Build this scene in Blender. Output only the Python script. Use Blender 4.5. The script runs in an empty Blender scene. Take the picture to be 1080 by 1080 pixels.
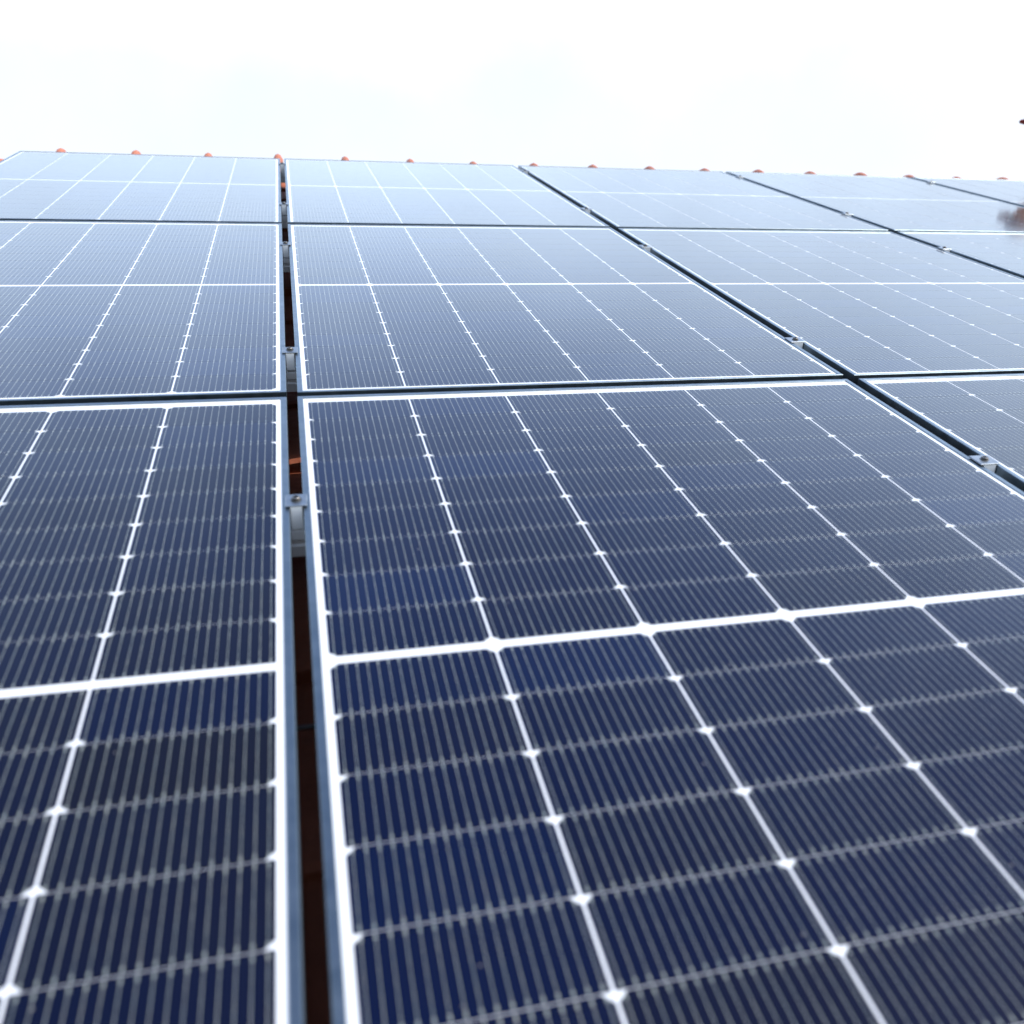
import bpy, bmesh, math, random
from mathutils import Vector, Matrix
random.seed(7)
SC = bpy.context.scene
COL = SC.collection
SL = math.radians(20)          # slope of the roof
H0 = 4.6                       # height of the array's origin above the ground
M = Matrix.Translation((0, 0, H0)) @ Matrix.Rotation(SL, 4, 'X')   # roof plane (across, up the slope, off the plane) -> world
def W3(u, v, z=0.0): return M @ Vector((u, v, z))

# ------------------------------------------------------------------ camera
cam = bpy.data.cameras.new('camera'); camo = bpy.data.objects.new('camera', cam); COL.objects.link(camo)
yaw, pit, rol = 0.29765619606981014, -0.4541608202633813, 0.06617210231204838
cy, sy, cp, sp, cr, sr = math.cos(yaw), math.sin(yaw), math.cos(pit), math.sin(pit), math.cos(rol), math.sin(rol)
fw = Vector((sy*cp, cy*cp, sp)); ri0 = Vector((cy, -sy, 0)); up0 = ri0.cross(fw)
ri = cr*ri0 + sr*up0; up = -sr*ri0 + cr*up0
R3 = Matrix((ri, up, -fw)).transposed().to_4x4()
camo.matrix_world = M @ Matrix.Translation((0.008146, -1.78888, 0.628066)) @ R3
cam.sensor_width = 36; cam.lens = 1042.047/1080*36
cam.shift_x = -72.364/1080; cam.shift_y = 5.595/1080
cam.clip_end = 5000; cam.clip_start = 0.02
cam.dof.use_dof = True; cam.dof.focus_distance = 2.4; cam.dof.aperture_fstop = 3.9
SC.camera = camo

# ------------------------------------------------------------------ sky, sun, exposure
SUN_EL, SUN_AZ = math.radians(48), math.radians(114)      # azimuth from +Y towards +X
wd = bpy.data.worlds.new('World'); SC.world = wd; wd.use_nodes = True
nt = wd.node_tree; nt.nodes.clear()
wo = nt.nodes.new('ShaderNodeOutputWorld'); bg = nt.nodes.new('ShaderNodeBackground')
sky = nt.nodes.new('ShaderNodeTexSky'); sky.sky_type = 'NISHITA'; sky.sun_disc = False
sky.sun_elevation = SUN_EL; sky.sun_rotation = SUN_AZ
sky.air_density = 1.0; sky.dust_density = 2.5; sky.ozone_density = 1.0
bg.inputs['Strength'].default_value = 0.08
# bright thin cloud veil, thick towards the horizon, thin overhead
def wn(kind, **kw):
    x = nt.nodes.new('ShaderNode'+kind)
    for k, v in kw.items(): setattr(x, k, v)
    return x
tc = wn('TexCoord'); sx = wn('SeparateXYZ'); nt.links.new(tc.outputs['Generated'], sx.inputs[0])
cn = wn('TexNoise'); cn.inputs['Scale'].default_value = 3.2; cn.inputs['Detail'].default_value = 6; cn.inputs['Roughness'].default_value = .6; nt.links.new(tc.outputs['Generated'], cn.inputs['Vector'])
wob = wn('Math', operation='MULTIPLY_ADD'); nt.links.new(cn.outputs['Fac'], wob.inputs[0]); wob.inputs[1].default_value = .20; nt.links.new(sx.outputs[2], wob.inputs[2])
rmp = wn('ValToRGB'); nt.links.new(wob.outputs[0], rmp.inputs[0])
cr_ = rmp.color_ramp; cr_.interpolation = 'B_SPLINE'
VEIL = 2.0
for i, (p, c) in enumerate(((0, (.335, .335, .345)), (.38, (.335, .342, .358)), (.49, (.52, .62, .74)), (.58, (.66, .80, .97)), (.66, (.56, .72, .98)), (.74, (.33, .455, .72)), (.84, (.13, .195, .36)), (1.0, (.035, .06, .13)))):
    e = cr_.elements[i] if i < 2 else cr_.elements.new(p)
    e.position = p; e.color = (*c, 1)
sm = wn('VectorMath', operation='SCALE'); nt.links.new(rmp.outputs[0], sm.inputs[0]); 
c2 = wn('TexNoise'); c2.inputs['Scale'].default_value = 5; c2.inputs['Detail'].default_value = 5; nt.links.new(tc.outputs['Generated'], c2.inputs['Vector'])
vs_ = wn('Math', operation='MULTIPLY_ADD'); nt.links.new(c2.outputs['Fac'], vs_.inputs[0]); vs_.inputs[1].default_value = .30*VEIL/.08; vs_.inputs[2].default_value = .85*VEIL/.08
nt.links.new(vs_.outputs[0], sm.inputs[3])
ad = wn('VectorMath', operation='ADD'); nt.links.new(sm.outputs[0], ad.inputs[0]); nt.links.new(sky.outputs[0], ad.inputs[1])
nt.links.new(ad.outputs[0], bg.inputs['Color']); nt.links.new(bg.outputs[0], wo.inputs['Surface'])
sl = bpy.data.lights.new('sun', 'SUN'); sl.energy = 3.8; sl.angle = math.radians(0.53); sl.color = (1, 0.95, 0.88)
so = bpy.data.objects.new('sun', sl); COL.objects.link(so)
sdir = Vector((math.sin(SUN_AZ)*math.cos(SUN_EL), math.cos(SUN_AZ)*math.cos(SUN_EL), math.sin(SUN_EL)))
so.rotation_euler = sdir.to_track_quat('Z', 'Y').to_euler(); so.location = (8, 4, 20)
SC.view_settings.view_transform = 'Standard'; SC.view_settings.look = 'None'
SC.view_settings.gamma = 1; SC.view_settings.use_curve_mapping = False
SC.view_settings.exposure = 0.15
SC.render.engine = 'CYCLES'

# ------------------------------------------------------------------ helpers
def link(o, parent=None, label=None, cat=None, group=None, kind=None):
    COL.objects.link(o)
    if parent is not None: o.parent = parent
    if label: o['label'] = label
    if cat: o['category'] = cat
    if group: o['group'] = group
    if kind: o['kind'] = kind
    return o
def obj(name, bm, mat, parent=None, smooth=False, **k):
    me = bpy.data.meshes.new(name); bm.normal_update(); bm.to_mesh(me); bm.free()
    for m in (mat if isinstance(mat, (list, tuple)) else [mat]): me.materials.append(m)
    if smooth:
        for p in me.polygons: p.use_smooth = True
    return link(bpy.data.objects.new(name, me), parent, **k)
def empty(name, loc, rot=(0, 0, 0), **k):
    o = bpy.data.objects.new(name, None); o.location = loc; o.rotation_euler = rot; o.empty_display_size = .1
    return link(o, None, **k)
def box(bm, x0, x1, y0, y1, z0, z1, mi=0):
    vs = [bm.verts.new((x, y, z)) for z in (z0, z1) for y in (y0, y1) for x in (x0, x1)]
    for f in ((0, 2, 3, 1), (4, 5, 7, 6), (0, 1, 5, 4), (2, 6, 7, 3), (0, 4, 6, 2), (1, 3, 7, 5)):
        fc = bm.faces.new([vs[i] for i in f]); fc.material_index = mi
    return vs
def bevel(bm, w, seg=2):
    bmesh.ops.bevel(bm, geom=bm.edges[:], offset=w, segments=seg, profile=.5, affect='EDGES', clamp_overlap=True)
def tube(bm, pts, r, n=10, closed_ends=True):
    rings = []
    for i, p in enumerate(pts):
        p = Vector(p); a = Vector(pts[max(i-1, 0)]); b = Vector(pts[min(i+1, len(pts)-1)])
        t = (b-a).normalized(); q = t.to_track_quat('Z', 'Y')
        rr = r[i] if isinstance(r, (list, tuple)) else r
        rings.append([bm.verts.new(p + q @ Vector((math.cos(k*2*math.pi/n)*rr, math.sin(k*2*math.pi/n)*rr, 0))) for k in range(n)])
    for a, b in zip(rings, rings[1:]):
        for k in range(n): bm.faces.new((a[k], a[(k+1) % n], b[(k+1) % n], b[k]))
    if closed_ends: bm.faces.new(rings[0][::-1]); bm.faces.new(rings[-1])
class N:                                   # tiny node helper
    def __init__(s, name):
        s.m = bpy.data.materials.new(name); s.m.use_nodes = True; s.t = s.m.node_tree; s.t.nodes.clear()
        s.out = s.t.nodes.new('ShaderNodeOutputMaterial'); s.p = s.t.nodes.new('ShaderNodeBsdfPrincipled')
        s.t.links.new(s.p.outputs[0], s.out.inputs['Surface'])
    def n(s, kind, **kw):
        x = s.t.nodes.new('ShaderNode'+kind)
        for k, v in kw.items(): setattr(x, k, v)
        return x
    def l(s, a, b): s.t.links.new(a, b)
    def set(s, sock, v):
        if hasattr(v, 'is_linked') or hasattr(v, 'links'): s.l(v, sock)
        else: sock.default_value = v
    def math(s, op, a, b=None, c=None, clamp=False):
        x = s.n('Math', operation=op, use_clamp=clamp)
        for i, v in enumerate((a, b, c)):
            if v is not None: s.set(x.inputs[i], v)
        return x.outputs[0]
    def mix(s, f, a, b):
        x = s.n('Mix', data_type='RGBA'); s.set(x.inputs[0], f)
        s.set(x.inputs[6], a if not isinstance(a, tuple) else (*a, 1)); s.set(x.inputs[7], b if not isinstance(b, tuple) else (*b, 1))
        return x.outputs[2]
    def noise(s, vec, scale, detail=3, rough=.5):
        x = s.n('TexNoise'); x.inputs['Scale'].default_value = scale; x.inputs['Detail'].default_value = detail; x.inputs['Roughness'].default_value = rough
        if vec is not None: s.l(vec, x.inputs['Vector'])
        return x.outputs['Fac']
    def ramp(s, f, a, b): 
        x = s.n('MapRange'); s.set(x.inputs[0], f); x.inputs[1].default_value = a; x.inputs[2].default_value = b
        return x.outputs[0]
    def sset(s, **k):
        for kk, v in k.items(): s.set(s.p.inputs[kk.replace('_', ' ')], v)

GLASS = dict(Coat_Weight=1.0, Coat_IOR=1.34)
def glass_cover(n, vec):
    """the panel's front glass: a lightly textured anti-reflection coat with faint smears"""
    n.sset(**GLASS); n.p.inputs['Specular IOR Level'].default_value = 0
    sm = n.noise(vec, 2.2, 4, .6)
    n.l(n.math('MULTIPLY_ADD', sm, .10, .03), n.p.inputs['Coat Roughness'])
def dust(n, vec, col, amt=.5):
    """thin dust film and a few specks lying on the glass"""
    film = n.ramp(n.noise(vec, 3.1, 6, .65), .40, .80)
    v = n.n('TexVoronoi'); v.inputs['Scale'].default_value = 55; n.l(vec, v.inputs['Vector'])
    spk = n.math('LESS_THAN', v.outputs['Distance'], .07)
    sel = n.n('SeparateColor'); n.l(v.outputs['Color'], sel.inputs[0])
    spk = n.math('MULTIPLY', spk, n.math('GREATER_THAN', sel.outputs[0], .88))
    f = n.math('MAXIMUM', n.math('MULTIPLY', film, .006*amt), n.math('MULTIPLY', spk, .60*amt))
    return n.mix(f, col, (.50, .47, .42))

def mat_cell():
    n = N('solar_cell_glass'); 
    uv = n.n('UVMap').outputs[0]; sep = n.n('SeparateXYZ'); n.l(uv, sep.inputs[0])
    geo = n.n('NewGeometry').outputs['Position']
    at = n.n('Attribute', attribute_name='cell'); sc = n.n('SeparateColor'); n.l(at.outputs['Color'], sc.inputs[0])
    base = n.mix(sc.outputs[0], (.0004, .0028, .0205), (.0022, .0034, .0135))
    base = n.mix(n.math('MULTIPLY', sc.outputs[1], .6), base, (.0008, .0080, .042))
    x = n.math('FRACT', n.math('MULTIPLY', sep.outputs[0], 16.0))
    d = n.math('ABSOLUTE', n.math('SUBTRACT', x, .5))               # 0 on a wire
    e = n.math('MINIMUM', sep.outputs[1], n.math('SUBTRACT', 1.0, sep.outputs[1]))
    pad = n.math('MULTIPLY', n.math('LESS_THAN', e, .085), n.math('GREATER_THAN', e, .030))
    wob = n.math('MULTIPLY_ADD', n.noise(geo, 70, 2), .030, .018)
    w = n.math('MULTIPLY_ADD', pad, .060, wob)
    wire = n.math('LESS_THAN', d, w)
    wcol = n.mix(n.noise(geo, 45, 2), (.125, .165, .180), (.275, .275, .235))
    base = n.mix(sc.outputs[2], base, (.0046, .0048, .0085))      # the charcoal shade of some panels
    n.l(dust(n, geo, n.mix(wire, base, wcol)), n.p.inputs['Base Color'])
    n.p.inputs['Roughness'].default_value = .5
    glass_cover(n, geo); return n.m
def mat_backsheet():
    n = N('white_backsheet_glass'); geo = n.n('NewGeometry').outputs['Position']
    n.l(dust(n, geo, (.64, .655, .67), .3), n.p.inputs['Base Color']); n.p.inputs['Roughness'].default_value = .6
    glass_cover(n, geo); return n.m
def mat_alu(name, a, b, rough, metal=1.0, scale=25):
    n = N(name); geo = n.n('NewGeometry').outputs['Position']
    n.l(n.mix(n.ramp(n.noise(geo, scale, 5, .65), .35, .7), a, b), n.p.inputs['Base Color'])
    n.sset(Metallic=metal); n.l(n.math('MULTIPLY_ADD', n.noise(geo, 60, 3), .2, rough-.1), n.p.inputs['Roughness'])
    return n.m
def mat_plain(name, a, b, rough=.7, scale=8, bump=0.0, bscale=40, **k):
    n = N(name); geo = n.n('TexCoord').outputs['Object']
    n.l(n.mix(n.ramp(n.noise(geo, scale, 6, .65), .32, .68), a, b), n.p.inputs['Base Color']); n.sset(Roughness=rough, **k)
    if bump:
        bp = n.n('Bump'); bp.inputs['Strength'].default_value = bump; bp.inputs['Distance'].default_value = .01
        n.l(n.noise(geo, bscale, 5), bp.inputs['Height']); n.l(bp.outputs[0], n.p.inputs['Normal'])
    return n.m
CELL, BACK = mat_cell(), mat_backsheet()
FRAME = mat_alu('anodised_frame', (.16, .205, .24), (.22, .265, .30), .38)
RAILM = mat_alu('mill_aluminium', (.88, .87, .87), (.92, .91, .91), .60, .0)
CLAMPM = mat_alu('clamp_aluminium', (.24, .27, .30), (.34, .37, .40), .42, scale=80)
BOLTM = mat_alu('bolt_steel', (.12, .115, .11), (.20, .19, .18), .42, scale=120)
TILE = mat_plain('terracotta', (.19, .046, .018), (.32, .095, .042), .75, 6, .4, 60)
RIDGE = mat_plain('terracotta_ridge', (.34, .095, .05), (.50, .19, .11), .75, 14, .3, 60)
BLACK = mat_plain('cable_black', (.012, .012, .013), (.02, .02, .02), .45)
WALLM = mat_plain('render_wall', (.58, .54, .47), (.66, .62, .55), .9, 2, .2, 80)
GRASS = mat_plain('meadow', (.045, .075, .02), (.09, .11, .04), .95, .35, .3, 4)
WOOD = mat_plain('deck_wood', (.28, .18, .10), (.40, .28, .17), .8, 9)
STEEL = mat_alu('galvanised_steel', (.45, .46, .47), (.6, .6, .6), .45)
SHIRT = mat_plain('white_cotton', (.80, .80, .80), (.84, .84, .84), .9, 20, .2, 60)
TROUS = mat_plain('grey_work_cloth', (.10, .11, .13), (.15, .16, .18), .9, 20)
SKIN = mat_plain('skin', (.74, .40, .24), (.78, .44, .28), .5, 12)
HAIR = mat_plain('sandy_hair', (.22, .12, .06), (.30, .17, .09), .6, 60)
HATW = mat_plain('white_cap_cloth', (.80, .80, .80), (.84, .84, .84), .8, 30)
HATR = mat_plain('maroon_brim_cloth', (.30, .02, .05), (.36, .03, .06), .7, 30)
BOOT = mat_plain('boot_leather', (.05, .03, .02), (.08, .05, .03), .6, 30)
EYEW = mat_plain('eye_white', (.75, .74, .72), (.8, .79, .77), .3); EYED = mat_plain('iris_dark', (.03, .02, .015), (.05, .03, .02), .2)

# ------------------------------------------------------------------ ground and house
bm = bmesh.new()
g = 40
vs = [[bm.verts.new(((i-g/2)*100, (j-g/2)*100, 0)) for i in range(g+1)] for j in range(g+1)]
for j in range(g):
    for i in range(g): bm.faces.new((vs[j][i], vs[j][i+1], vs[j+1][i+1], vs[j+1][i]))
obj('ground', bm, GRASS, kind='structure')

V0, V1, U0, U1 = -2.75, 3.80, -2.46, 5.90        # tiled slope: eave, top edge, left and right verge
RZ = -0.150                                       # height of the tile pans below the panel faces
house = empty('house', (0, 0, 0), label='house under the solar array with an orange clay tiled slope', cat='house')
def profile(u):                                   # roll tile: flat pan, round roll every 0.222 m
    t = ((u + 0.01) / 0.222) % 1.0
    d = abs(t - .5)
    return 0.052*math.cos(d/.30*math.pi/2)**.8 if d < .30 else -.006*math.sin((d-.30)/.20*math.pi)
bm = bmesh.new()
du = 0.222/14; nu = int((U1-U0)/du); rows = int((V1-V0)/0.345)+1
for r in range(rows):
    a = V0 + r*0.345; b = min(a+0.365, V1)
    sh = random.uniform(-.004, .004)
    strip = []
    for v, dz in ((a, -.012), (a, .016), (a+.012, .020), ((a+b)/2, .010), (b, 0.0)):
        strip.append([bm.verts.new(W3(U0+i*du, v, RZ + profile(U0+i*du+sh) + dz + .003*math.sin(i*7.1+r*3.3))) for i in range(nu+1)])
    for s1, s2 in zip(strip, strip[1:]):
        for i in range(nu): bm.faces.new((s1[i], s1[i+1], s2[i+1], s2[i]))
roof = obj('roof', bm, TILE, house, smooth=False)
bm = bmesh.new()                                  # roof deck under the tiles
for (z0, z1) in ((RZ-.10, RZ-.035),):
    vs = box(bm, U0+.03, U1-.03, V0+.05, V1-.02, z0, z1)
    for v in vs: v.co = M @ v.co
obj('roof_deck', bm, WOOD, roof)
# walls of the pent-roofed house
pf, pb = W3(0, V0+.35, RZ-.10), W3(0, V1-.05, RZ-.10)
bm = bmesh.new()
def prism(bm, x0, x1):
    q = [(pf.y, 0), (pb.y, 0), (pb.y, pb.z-.004), (pf.y, pf.z-.004)]
    a = [bm.verts.new((x0, y, z)) for y, z in q]; b = [bm.verts.new((x1, y, z)) for y, z in q]
    bm.faces.new(a); bm.faces.new(b[::-1])
    for i in range(4): bm.faces.new((a[i], b[i], b[(i+1) % 4], a[(i+1) % 4]))
prism(bm, U0+.25, U1-.25); bmesh.ops.recalc_face_normals(bm, faces=bm.faces[:])
obj('wall', bm, WALLM, house)
# ridge caps, each with the raised collar that peeks over the array
def ridge_cap():
    bm = bmesh.new(); n = 18
    prof = [(-.170, .092), (-.060, .094), (-.028, .100), (-.023, .135), (-.013, .154), (0, .160), (.013, .154), (.023, .135), (.027, .104), (.163, .090)]
    rings = []
    for x, r in prof:
        rings.append([bm.verts.new((x, -r*math.cos(math.pi*k/n)*1.05, r*math.sin(math.pi*k/n))) for k in range(n+1)])
    for a, b in zip(rings, rings[1:]):
        for k in range(n): bm.faces.new((a[k], b[k], b[k+1], a[k+1]))
    bmesh.ops.recalc_face_normals(bm, faces=bm.faces[:])
    return bm
k = 0; cap_me = None
for i in range(-4, 21):
    u = -0.030 + .3325*i
    if u > U1-.1 or u < U0+.1: continue
    if cap_me is None:
        o = obj('ridge_tile', ridge_cap(), RIDGE, roof, smooth=True); cap_me = o.data
    else: o = link(bpy.data.objects.new('ridge_tile', cap_me), roof)
    o.matrix_world = M @ Matrix.Translation((u, 3.70, -.166 - .0018*u + random.uniform(-.005, .003))) @ Matrix.Rotation(random.uniform(-.03, .03), 4, 'Z')
    o.matrix_parent_inverse = Matrix()

# ------------------------------------------------------------------ solar panels
PW, PL, TH = 1.134, 1.71684, 0.035
GV = 0.0180; GL, GR = 0.0191, 0.0270
CW, CG, CH, RP = 0.1804, 0.0030, 0.0912, 0.0920
EU = (PW - 6*CW - 5*CG)/2; EV = 0.0315; MID = 0.0117
def frame_bm():
    bm = bmesh.new(); lip = .0098; wall = .0022; d = .0016
    def loop(ix, z):                                # the lip is a little narrower along the lower edge
        b = ix*.62 if ix > .005 and ix < .02 else ix
        return [bm.verts.new((x, y, z)) for x, y in ((ix, -PL+b), (PW-ix, -PL+b), (PW-ix, -ix), (ix, -ix))]
    seq = [loop(.028, -TH), loop(.0008, -TH), loop(0, -TH+.0008), loop(0, -.0010), loop(.0010, 0), loop(lip-.0006, 0), loop(lip, -.0006), loop(lip, -d-.006),
           loop(wall, -d-.006), loop(wall, -TH+.002), loop(.028, -TH+.002)]
    for a, b in zip(seq, seq[1:]+seq[:1]):
        for i in range(4): bm.faces.new((a[i], a[(i+1) % 4], b[(i+1) % 4], b[i]))
    bmesh.ops.recalc_face_normals(bm, faces=bm.faces[:]); return bm
def back_bm():
    bm = bmesh.new(); box(bm, .004, PW-.004, -PL+.004, -.004, -.0068, -.0019); return bm
def string_mesh(col, half, toward, seed, shade):
    rnd = random.Random(seed); bm = bmesh.new()
    uvl = bm.loops.layers.uv.new('UVMap'); cl = bm.loops.layers.color.new('cell')
    x0 = EU + col*(CW+CG); c = .0085; zt, zb = -.0016, -.00195
    srow = rnd.random()
    for r in range(9):
        rr = r if half == 0 else r+9
        yt = -EV - RP*rr - (MID if half else 0) - .0004; yb = yt - CH
        if rr == 8: yb += .0013
        if rr == 9: yt -= .0013
        x1 = x0 + CW
        low = (half == 0) == toward
        e = .0012
        if low: pts = [(x0+e, yt), (x0, yt-e), (x0, yb+c), (x0+c, yb), (x1-c, yb), (x1, yb+c), (x1, yt-e), (x1-e, yt)]
        else: pts = [(x0+c, yt), (x0, yt-c), (x0, yb+e), (x0+e, yb), (x1-e, yb), (x1, yb+e), (x1, yt-c), (x1-c, yt)]
        rc = (min(1, max(0, .65*rnd.random()+.35*srow)), rnd.random()**2.2, min(1, max(0, shade+.35*(rnd.random()-.5))), 1)
        top = [bm.verts.new((x, y, zt)) for x, y in pts]; bot = [bm.verts.new((x, y, zb)) for x, y in pts]
        fs = [bm.faces.new(top)] + [bm.faces.new((top[(i+1) % 8], top[i], bot[i], bot[(i+1) % 8])) for i in range(8)]
        for f in fs:
            for lp in f.loops:
                lp[uvl].uv = ((lp.vert.co.x-x0)/CW, (lp.vert.co.y-yb)/(yt-yb)); lp[cl] = rc
    return bm
fr_me = bk_me = None
ROWN = ['row nearest the camera', 'middle row', 'top row by ridge tiles']
COLN = {-1: 'first column, left of the wide dark gap', 0: 'second column, beside the wide dark gap', 1: 'third column, between two slanting gaps',
        2: 'fourth column, between two slanting gaps', 3: 'fifth column, towards the person'}
def colx(c): return c*(PW + (GL if c <= 0 else GR))
panel_i = 0
for r in range(3):
    for c in range(-1, 4):
        look = ['navy', 'greyish', 'pale'][r]
        lab = '%s solar panel, %s, %s' % (look, ROWN[r], COLN[c])
        rot = (SL + (-.0014 if r else 0) + random.uniform(-.0003, .0003), random.uniform(-.0016, .0016), random.uniform(-.0006, .0006))
        shade = {(-1, 0): .60, (0, 0): .02}.get((c, r), random.uniform(.1, .5))
        P = empty('solar_module', W3(colx(c), r*(PL+GV)+.007, 0), rot, label=lab, cat='solar panel', group='solar panels in three rows on the roof')
        if fr_me is None:
            o = obj('frame', frame_bm(), FRAME, P); fr_me = o.data
            o = obj('backsheet', back_bm(), BACK, P); bk_me = o.data
        else:
            link(bpy.data.objects.new('frame', fr_me), P); link(bpy.data.objects.new('backsheet', bk_me), P)
        for h in (0, 1):
            for s in range(6):
                obj('cell_string', string_mesh(s, h, c >= 0, panel_i*100+h*10+s, shade), CELL, P)
        panel_i += 1

# ------------------------------------------------------------------ rails, hooks and clamps
RAILV = [-1.43, -0.447, 0.283, 1.395, 2.120, 3.255]
RN = ['lower one under the nearest panel row', 'upper one under the nearest panel row', 'lower one under the middle panel row', 'upper one under the middle panel row',
      'lower one under the top panel row', 'upper one under the top panel row']
UL, UR = colx(-1)+.015, colx(3)+PW-.015
def rail_bm():
    bm = bmesh.new()
    prof = [(-.022, -.037), (-.0065, -.037), (-.0065, -.0395), (-.013, -.0395), (-.013, -.050), (.013, -.050), (.013, -.0395), (.0065, -.0395), (.0065, -.037),
            (.022, -.037), (.022, -.052), (.0195, -.054), (.0195, -.060), (.022, -.062), (.022, -.079), (-.022, -.079), (-.022, -.062), (-.0195, -.060), (-.0195, -.054), (-.022, -.052)]
    a = [bm.verts.new((UL, y, z)) for y, z in prof]; b = [bm.verts.new((UR, y, z)) for y, z in prof]
    for i in range(len(prof)): bm.faces.new((a[i], b[i], b[(i+1) % len(prof)], a[(i+1) % len(prof)]))
    bm.faces.new(a); bm.faces.new(b[::-1]); bmesh.ops.recalc_face_normals(bm, faces=bm.faces[:]); return bm
def hook_bm():
    bm = bmesh.new(); box(bm, -.015, .015, -.006, 0, -.115, -.081); box(bm, -.015, .015, -.026, .026, -.081, -.0792); box(bm, -.015, .015, 0, .20, -.1200, -.1145); return bm
rail_me = hook_me = None
for i, v in enumerate(RAILV):
    rl = empty('mounting_rail', W3(0, v, 0), (SL, 0, 0), label='silver slotted aluminium rail, %s' % RN[i], cat='mounting rail', group='rails under the panels')
    if rail_me is None: rail_me = obj('rail_profile', rail_bm(), RAILM, rl).data
    else: link(bpy.data.objects.new('rail_profile', rail_me), rl)
    for u in (-.9, .28, 1.39, 2.5, 3.61):
        u = round((u + .01)/.222)*.222 - .01
        if hook_me is None: o = obj('roof_hook', hook_bm(), STEEL, rl); hook_me = o.data
        else: o = link(bpy.data.objects.new('roof_hook', hook_me), rl)
        o.location = (u, 0, 0)
def clamp_bm(g):
    bm = bmesh.new(); w = g/2+.0058
    box(bm, -w, w, -.019, .019, .0006, .0032); bevel(bm, .0009, 1)
    box(bm, -g/2+.0014, g/2-.0014, -.0184, .0184, -.0355, .0005, 1)
    return bm
def bolt_bm():
    bm = bmesh.new(); n = 20
    prof = [(0, .0052), (.0030, .0052), (.0030, .0080), (.0052, .0080), (.0060, .0072), (.0060, .0044), (.0078, .0042), (.0078, .0033)]
    rings = [[bm.verts.new((r*math.cos(2*math.pi*k/n), r*math.sin(2*math.pi*k/n), z)) for k in range(n)] if r else [bm.verts.new((0, 0, z))] for r, z in prof]
    for a, b in zip(rings, rings[1:]):
        for k in range(n):
            if len(a) == 1: bm.faces.new((a[0], b[k], b[(k+1) % n]))
            else: bm.faces.new((a[k], b[k], b[(k+1) % n], a[(k+1) % n]))
    bmesh.ops.recalc_face_normals(bm, faces=bm.faces[:]); return bm
def stud_bm():
    bm = bmesh.new(); tube(bm, [(0, 0, -.047), (0, 0, .004)], .004, 10); return bm
cm = {}; bolt_me = stud_me = None
GN = {0: ('wide dark gap', GL), 1: ('gap between panel columns two and three', GR), 2: ('gap between panel columns three and four', GR), 3: ('gap between panel columns four and five', GR)}
ORD = ['lowest', 'second', 'third', 'fourth', 'fifth', 'topmost']
for g in range(4):
    for i, v in enumerate(RAILV):
        gap = GN[g][1]; u = colx(g) - gap/2
        t = empty('panel_clamp', W3(u, v + random.uniform(-.004, .004), .0009 + .0014*abs(v - ((i//2)*(PL+GV)+.007))*(i > 1)), (SL, 0, random.uniform(-.04, .04)), cat='clamp', group='clamps between the panels',
                  label='bolted clamp in the %s, %s going up the roof' % (GN[g][0], ORD[i]))
        if gap not in cm: cm[gap] = obj('clamp_plate', clamp_bm(gap), [CLAMPM, RAILM], t).data
        else: link(bpy.data.objects.new('clamp_plate', cm[gap]), t)
        if bolt_me is None: bolt_me = obj('bolt', bolt_bm(), BOLTM, t).data; stud_me = obj('stud', stud_bm(), BOLTM, t).data
        else: link(bpy.data.objects.new('bolt', bolt_me), t); link(bpy.data.objects.new('stud', stud_me), t)
# a loose solar cable crossing the gap
bm = bmesh.new(); pts = []
for i in range(25):
    t = i/24; pts.append(W3(-.30+.62*t, -.93+.13*t+.03*math.sin(t*5), -.078-.018*math.sin(t*math.pi)))
tube(bm, pts, .003, 8)
obj('solar_cable', bm, BLACK, smooth=True, label='thin black cable sagging across the wide dark gap', cat='cable')

# ------------------------------------------------------------------ scaffold and worker behind the top edge
face = Vector((-1, .04, 0)).normalized()
hc = W3(4.545, 4.0, 0.297) - face*.209 - Vector((0, 0, .029))     # the middle of the worker's head: the brim tip reaches into view
feet_z = hc.z - 1.585
base = Vector((hc.x, hc.y, feet_z)) - face*.235
sc = empty('scaffold', (base.x, base.y+.35, 0), label='wooden scaffold deck on steel poles behind the top of the roof', cat='scaffold')
for i in range(4):
    bm = bmesh.new(); box(bm, -1.2, 1.2, -.62+.25*i, -.62+.25*i+.24, feet_z-.045, feet_z); bevel(bm, .004, 1); obj('deck_board', bm, WOOD, sc)
for x in (-1.1, 1.1):
    for y in (-.55, .30):
        bm = bmesh.new(); tube(bm, [(x, y, 0), (x, y, feet_z-.046)], .024, 12); obj('pole', bm, STEEL, sc, smooth=True)
for y in (-.55, .30):
    bm = bmesh.new(); tube(bm, [(-1.25, y, feet_z-.075), (1.25, y, feet_z-.075)], .022, 12); obj('ledger', bm, STEEL, sc, smooth=True)

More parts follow.
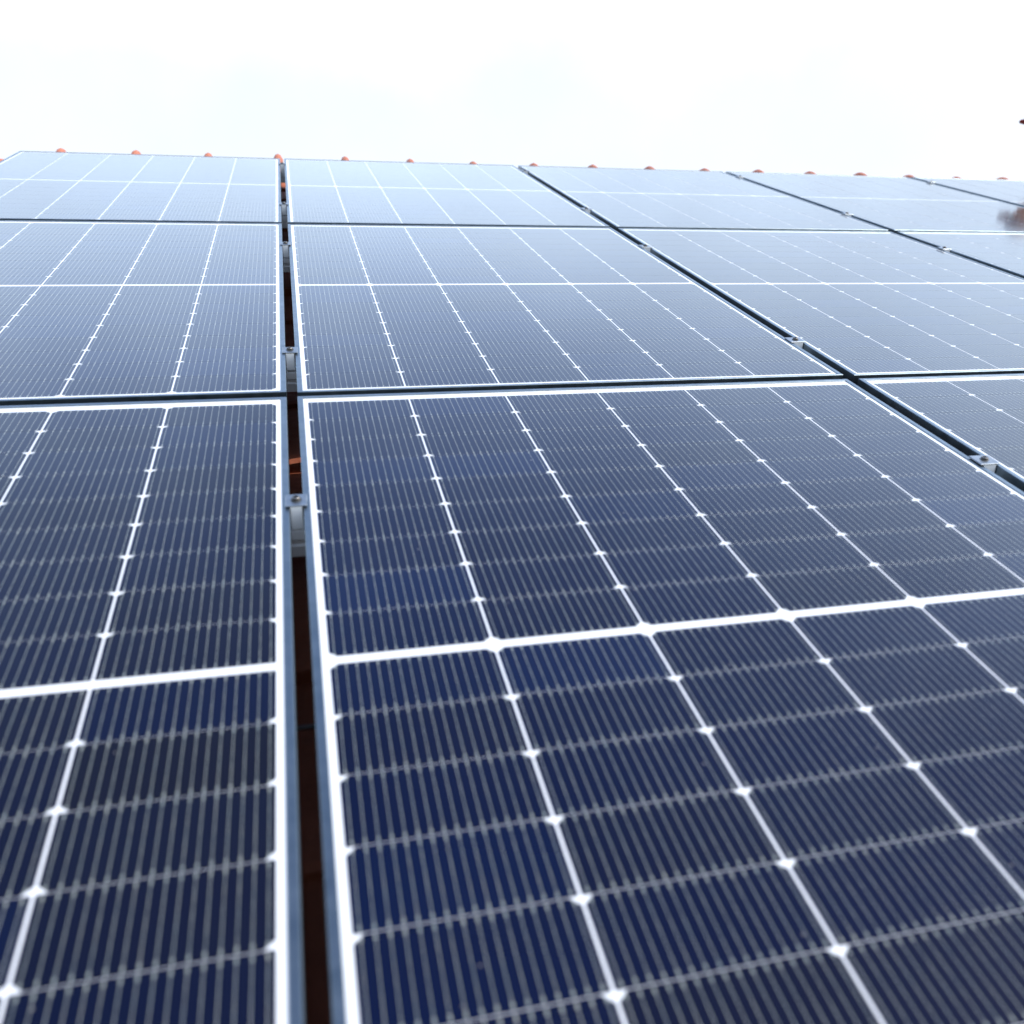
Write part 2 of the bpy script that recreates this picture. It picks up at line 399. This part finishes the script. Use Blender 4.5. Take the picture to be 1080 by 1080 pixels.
def skin(name, verts, edges, radii, mat, parent, sub=2, root=0):
    me = bpy.data.meshes.new(name); me.from_pydata([Vector(v) for v in verts], edges, []); o = bpy.data.objects.new(name, me); COL.objects.link(o)
    m = o.modifiers.new('s', 'SKIN'); m.use_smooth_shade = True
    for i, r in enumerate(radii):
        sv = me.skin_vertices[0].data[i]; sv.radius = r if isinstance(r, tuple) else (r, r); sv.use_root = (i == root)
    o.modifiers.new('d', 'SUBSURF').levels = sub
    dg = bpy.context.evaluated_depsgraph_get(); dg.update()
    me2 = bpy.data.meshes.new_from_object(o.evaluated_get(dg)); bpy.data.objects.remove(o)
    return me2
def join_obj(name, meshes, mat, parent, **k):
    bm = bmesh.new()
    for m in meshes: bm.from_mesh(m)
    o = obj(name, bm, mat, parent, smooth=True, **k); return o
pers = empty('person', base, (0, 0, math.atan2(face.y, face.x)-math.pi/2), label='person in white shirt and white cap with maroon brim behind the top edge', cat='person')
V = [(0, -.05, .95), (0, .02, 1.10), (0, .09, 1.26), (0, .13, 1.38), (0, .17, 1.45), (0, .205, 1.51), (0, .235, 1.585), (0, .238, 1.65)]
Rr = [(.15, .105), (.135, .10), (.16, .11), (.14, .09), .058, .056, (.078, .098), (.068, .088)]
Ed = [(i, i+1) for i in range(7)]
for s in (-1, 1):
    b = len(V)
    V += [(s*.185, .125, 1.385), (s*.235, .17, 1.25), (s*.262, .19, 1.10), (s*.262, .235, .97), (s*.255, .29, .865)]
    Rr += [.058, .050, .040, .036, .026]; Ed += [(3, b)] + [(b+i, b+i+1) for i in range(4)]
    b = len(V)
    V += [(s*.095, -.05, .90), (s*.10, -.01, .70), (s*.10, .02, .50), (s*.105, -.01, .30), (s*.11, -.03, .09)]
    Rr += [.088, .075, .056, .052, .038]; Ed += [(0, b)] + [(b+i, b+i+1) for i in range(4)]
parts = [skin('body', V, Ed, Rr, SKIN, pers)]
for s in (-1, 1):                                  # hands: palm and five curled fingers resting on the edge
    hm = Matrix.Translation((s*.256, .282, .88)) @ Matrix.Rotation(-1.12, 4, 'X') @ Matrix.Rotation(s*1.2, 4, 'Y')
    h = lambda x, y, z: hm @ Vector((x, y, z))
    parts.append(skin('palm', [h(0, 0, 0), h(-s*.004, .035, .002), h(-s*.008, .085, -.004)], [(0, 1), (1, 2)], [(.022, .024), (.036, .017), (.038, .014)], SKIN, pers, 2))
    for q, ln in enumerate((.066, .076, .071, .056)):
        x = s*(-.034+.0215*q)-s*.006
        parts.append(skin('finger', [h(x, .078, -.002), h(x, .078+ln*.45, .002), h(x, .078+ln*.78, -.012), h(x, .078+ln*.95, -.030)], [(0, 1), (1, 2), (2, 3)], [.0098, .0090, .0082, .0070], SKIN, pers, 2))
    parts.append(skin('thumb', [h(-s*.026, .030, -.002), h(-s*.052, .054, -.008), h(-s*.062, .080, -.016), h(-s*.062, .098, -.026)], [(0, 1), (1, 2), (2, 3)], [.013, .0115, .010, .008], SKIN, pers, 2))
# face: nose, ears, lips, brow
fx = [([(0, .325, 1.60), (0, .338, 1.578), (0, .330, 1.562)], [.009, .014, .010]), ([(-.022, .322, 1.532), (0, .329, 1.534), (.022, .322, 1.532)], [.006, .008, .006]),
      ([(-.05, .308, 1.617), (0, .326, 1.615), (.05, .308, 1.617)], [.009, .008, .009])]
for s in (-1, 1): fx.append(([(s*.086, .222, 1.605), (s*.092, .215, 1.585), (s*.086, .222, 1.56)], [.012, .016, .010]))
for p, r in fx: parts.append(skin('feature', p, [(0, 1), (1, 2)], r, SKIN, pers, 2))
body = join_obj('body', parts, SKIN, pers)
def ball(name, c, r, mat, par):
    bm = bmesh.new(); bmesh.ops.create_uvsphere(bm, u_segments=16, v_segments=10, radius=r)
    for v in bm.verts: v.co += Vector(c)
    return obj(name, bm, mat, par, smooth=True)
for s in (-1, 1):
    e = ball('eye', (s*.033, .314, 1.597), .0125, EYEW, pers); ball('iris', (s*.033, .3235, 1.597), .0055, EYED, e)
# clothing
V = [(0, -.06, .88), (0, -.05, .97), (0, .02, 1.10), (0, .09, 1.26), (0, .13, 1.385), (0, .165, 1.435)]
Rr = [(.168, .128), (.168, .124), (.155, .122), (.178, .132), (.155, .110), .068]; Ed = [(i, i+1) for i in range(5)]
for s in (-1, 1):
    b = len(V); V += [(s*.185, .125, 1.385), (s*.235, .17, 1.25), (s*.250, .20, 1.19)]; Rr += [.073, .066, .066]; Ed += [(4, b), (b, b+1), (b+1, b+2)]
join_obj('shirt', [skin('shirt', V, Ed, Rr, SHIRT, pers)], SHIRT, pers)
V = [(0, -.05, .97), (0, -.05, .93)]; Rr = [(.155, .115), (.158, .118)]; Ed = [(0, 1)]
for s in (-1, 1):
    b = len(V); V += [(s*.095, -.05, .88), (s*.10, -.01, .70), (s*.10, .02, .50), (s*.105, -.01, .30), (s*.11, -.025, .11)]
    Rr += [.100, .090, .074, .070, .066]; Ed += [(1, b)] + [(b+i, b+i+1) for i in range(4)]
join_obj('trousers', [skin('trousers', V, Ed, Rr, TROUS, pers)], TROUS, pers)
for s in (-1, 1):
    join_obj('boot', [skin('boot', [(s*.11, -.035, .14), (s*.11, -.03, .055), (s*.115, .07, .045), (s*.12, .16, .042)], [(0, 1), (1, 2), (2, 3)], [.050, .055, (.050, .045), (.044, .040)], BOOT, pers)], BOOT, pers)
bm = bmesh.new(); bmesh.ops.create_uvsphere(bm, u_segments=24, v_segments=14, radius=1)      # short hair round the back of the head
for v in bm.verts: v.co = Vector((v.co.x*.090, v.co.y*.112-.012+.238, v.co.z*.105+1.605))
bmesh.ops.delete(bm, geom=[v for v in bm.verts if v.co.y > .27 or v.co.z < 1.545], context='VERTS')
obj('hair', bm, HAIR, pers, smooth=True)
bm = bmesh.new(); bmesh.ops.create_uvsphere(bm, u_segments=28, v_segments=16, radius=1)      # cap crown
for v in bm.verts: v.co = Vector((v.co.x*.099, v.co.y*.121+.238, max(v.co.z, -.12)*.112+1.640))
bmesh.ops.delete(bm, geom=[f for f in bm.faces if f.calc_center_median().z < 1.6275], context='FACES')
crown = obj('cap', bm, HATW, pers, smooth=True)
bm = bmesh.new(); n = 16; t = []; o_ = []
for z in (0, -.004):
    t.append([bm.verts.new((math.sin(a)*.097, .238+math.cos(a)*.118, 1.632+z)) for a in [(-1.15+2.3*k/n) for k in range(n+1)]])
    o_.append([bm.verts.new((math.sin(a)*.105*(1.0), .238+math.cos(a)*.118+.088*math.cos(a*1.25)**.7 if abs(a*1.25) < 1.57 else .238+math.cos(a)*.118, 1.632+z-.012*math.cos(a)-.006*abs(math.sin(a)))) for a in [(-1.15+2.3*k/n) for k in range(n+1)]])
for k in range(n):
    bm.faces.new((t[0][k], t[0][k+1], o_[0][k+1], o_[0][k])); bm.faces.new((t[1][k], o_[1][k], o_[1][k+1], t[1][k+1])); bm.faces.new((o_[0][k], o_[0][k+1], o_[1][k+1], o_[1][k]))
bmesh.ops.recalc_face_normals(bm, faces=bm.faces[:])
obj('brim', bm, HATR, crown, smooth=True, label='maroon cap brim')
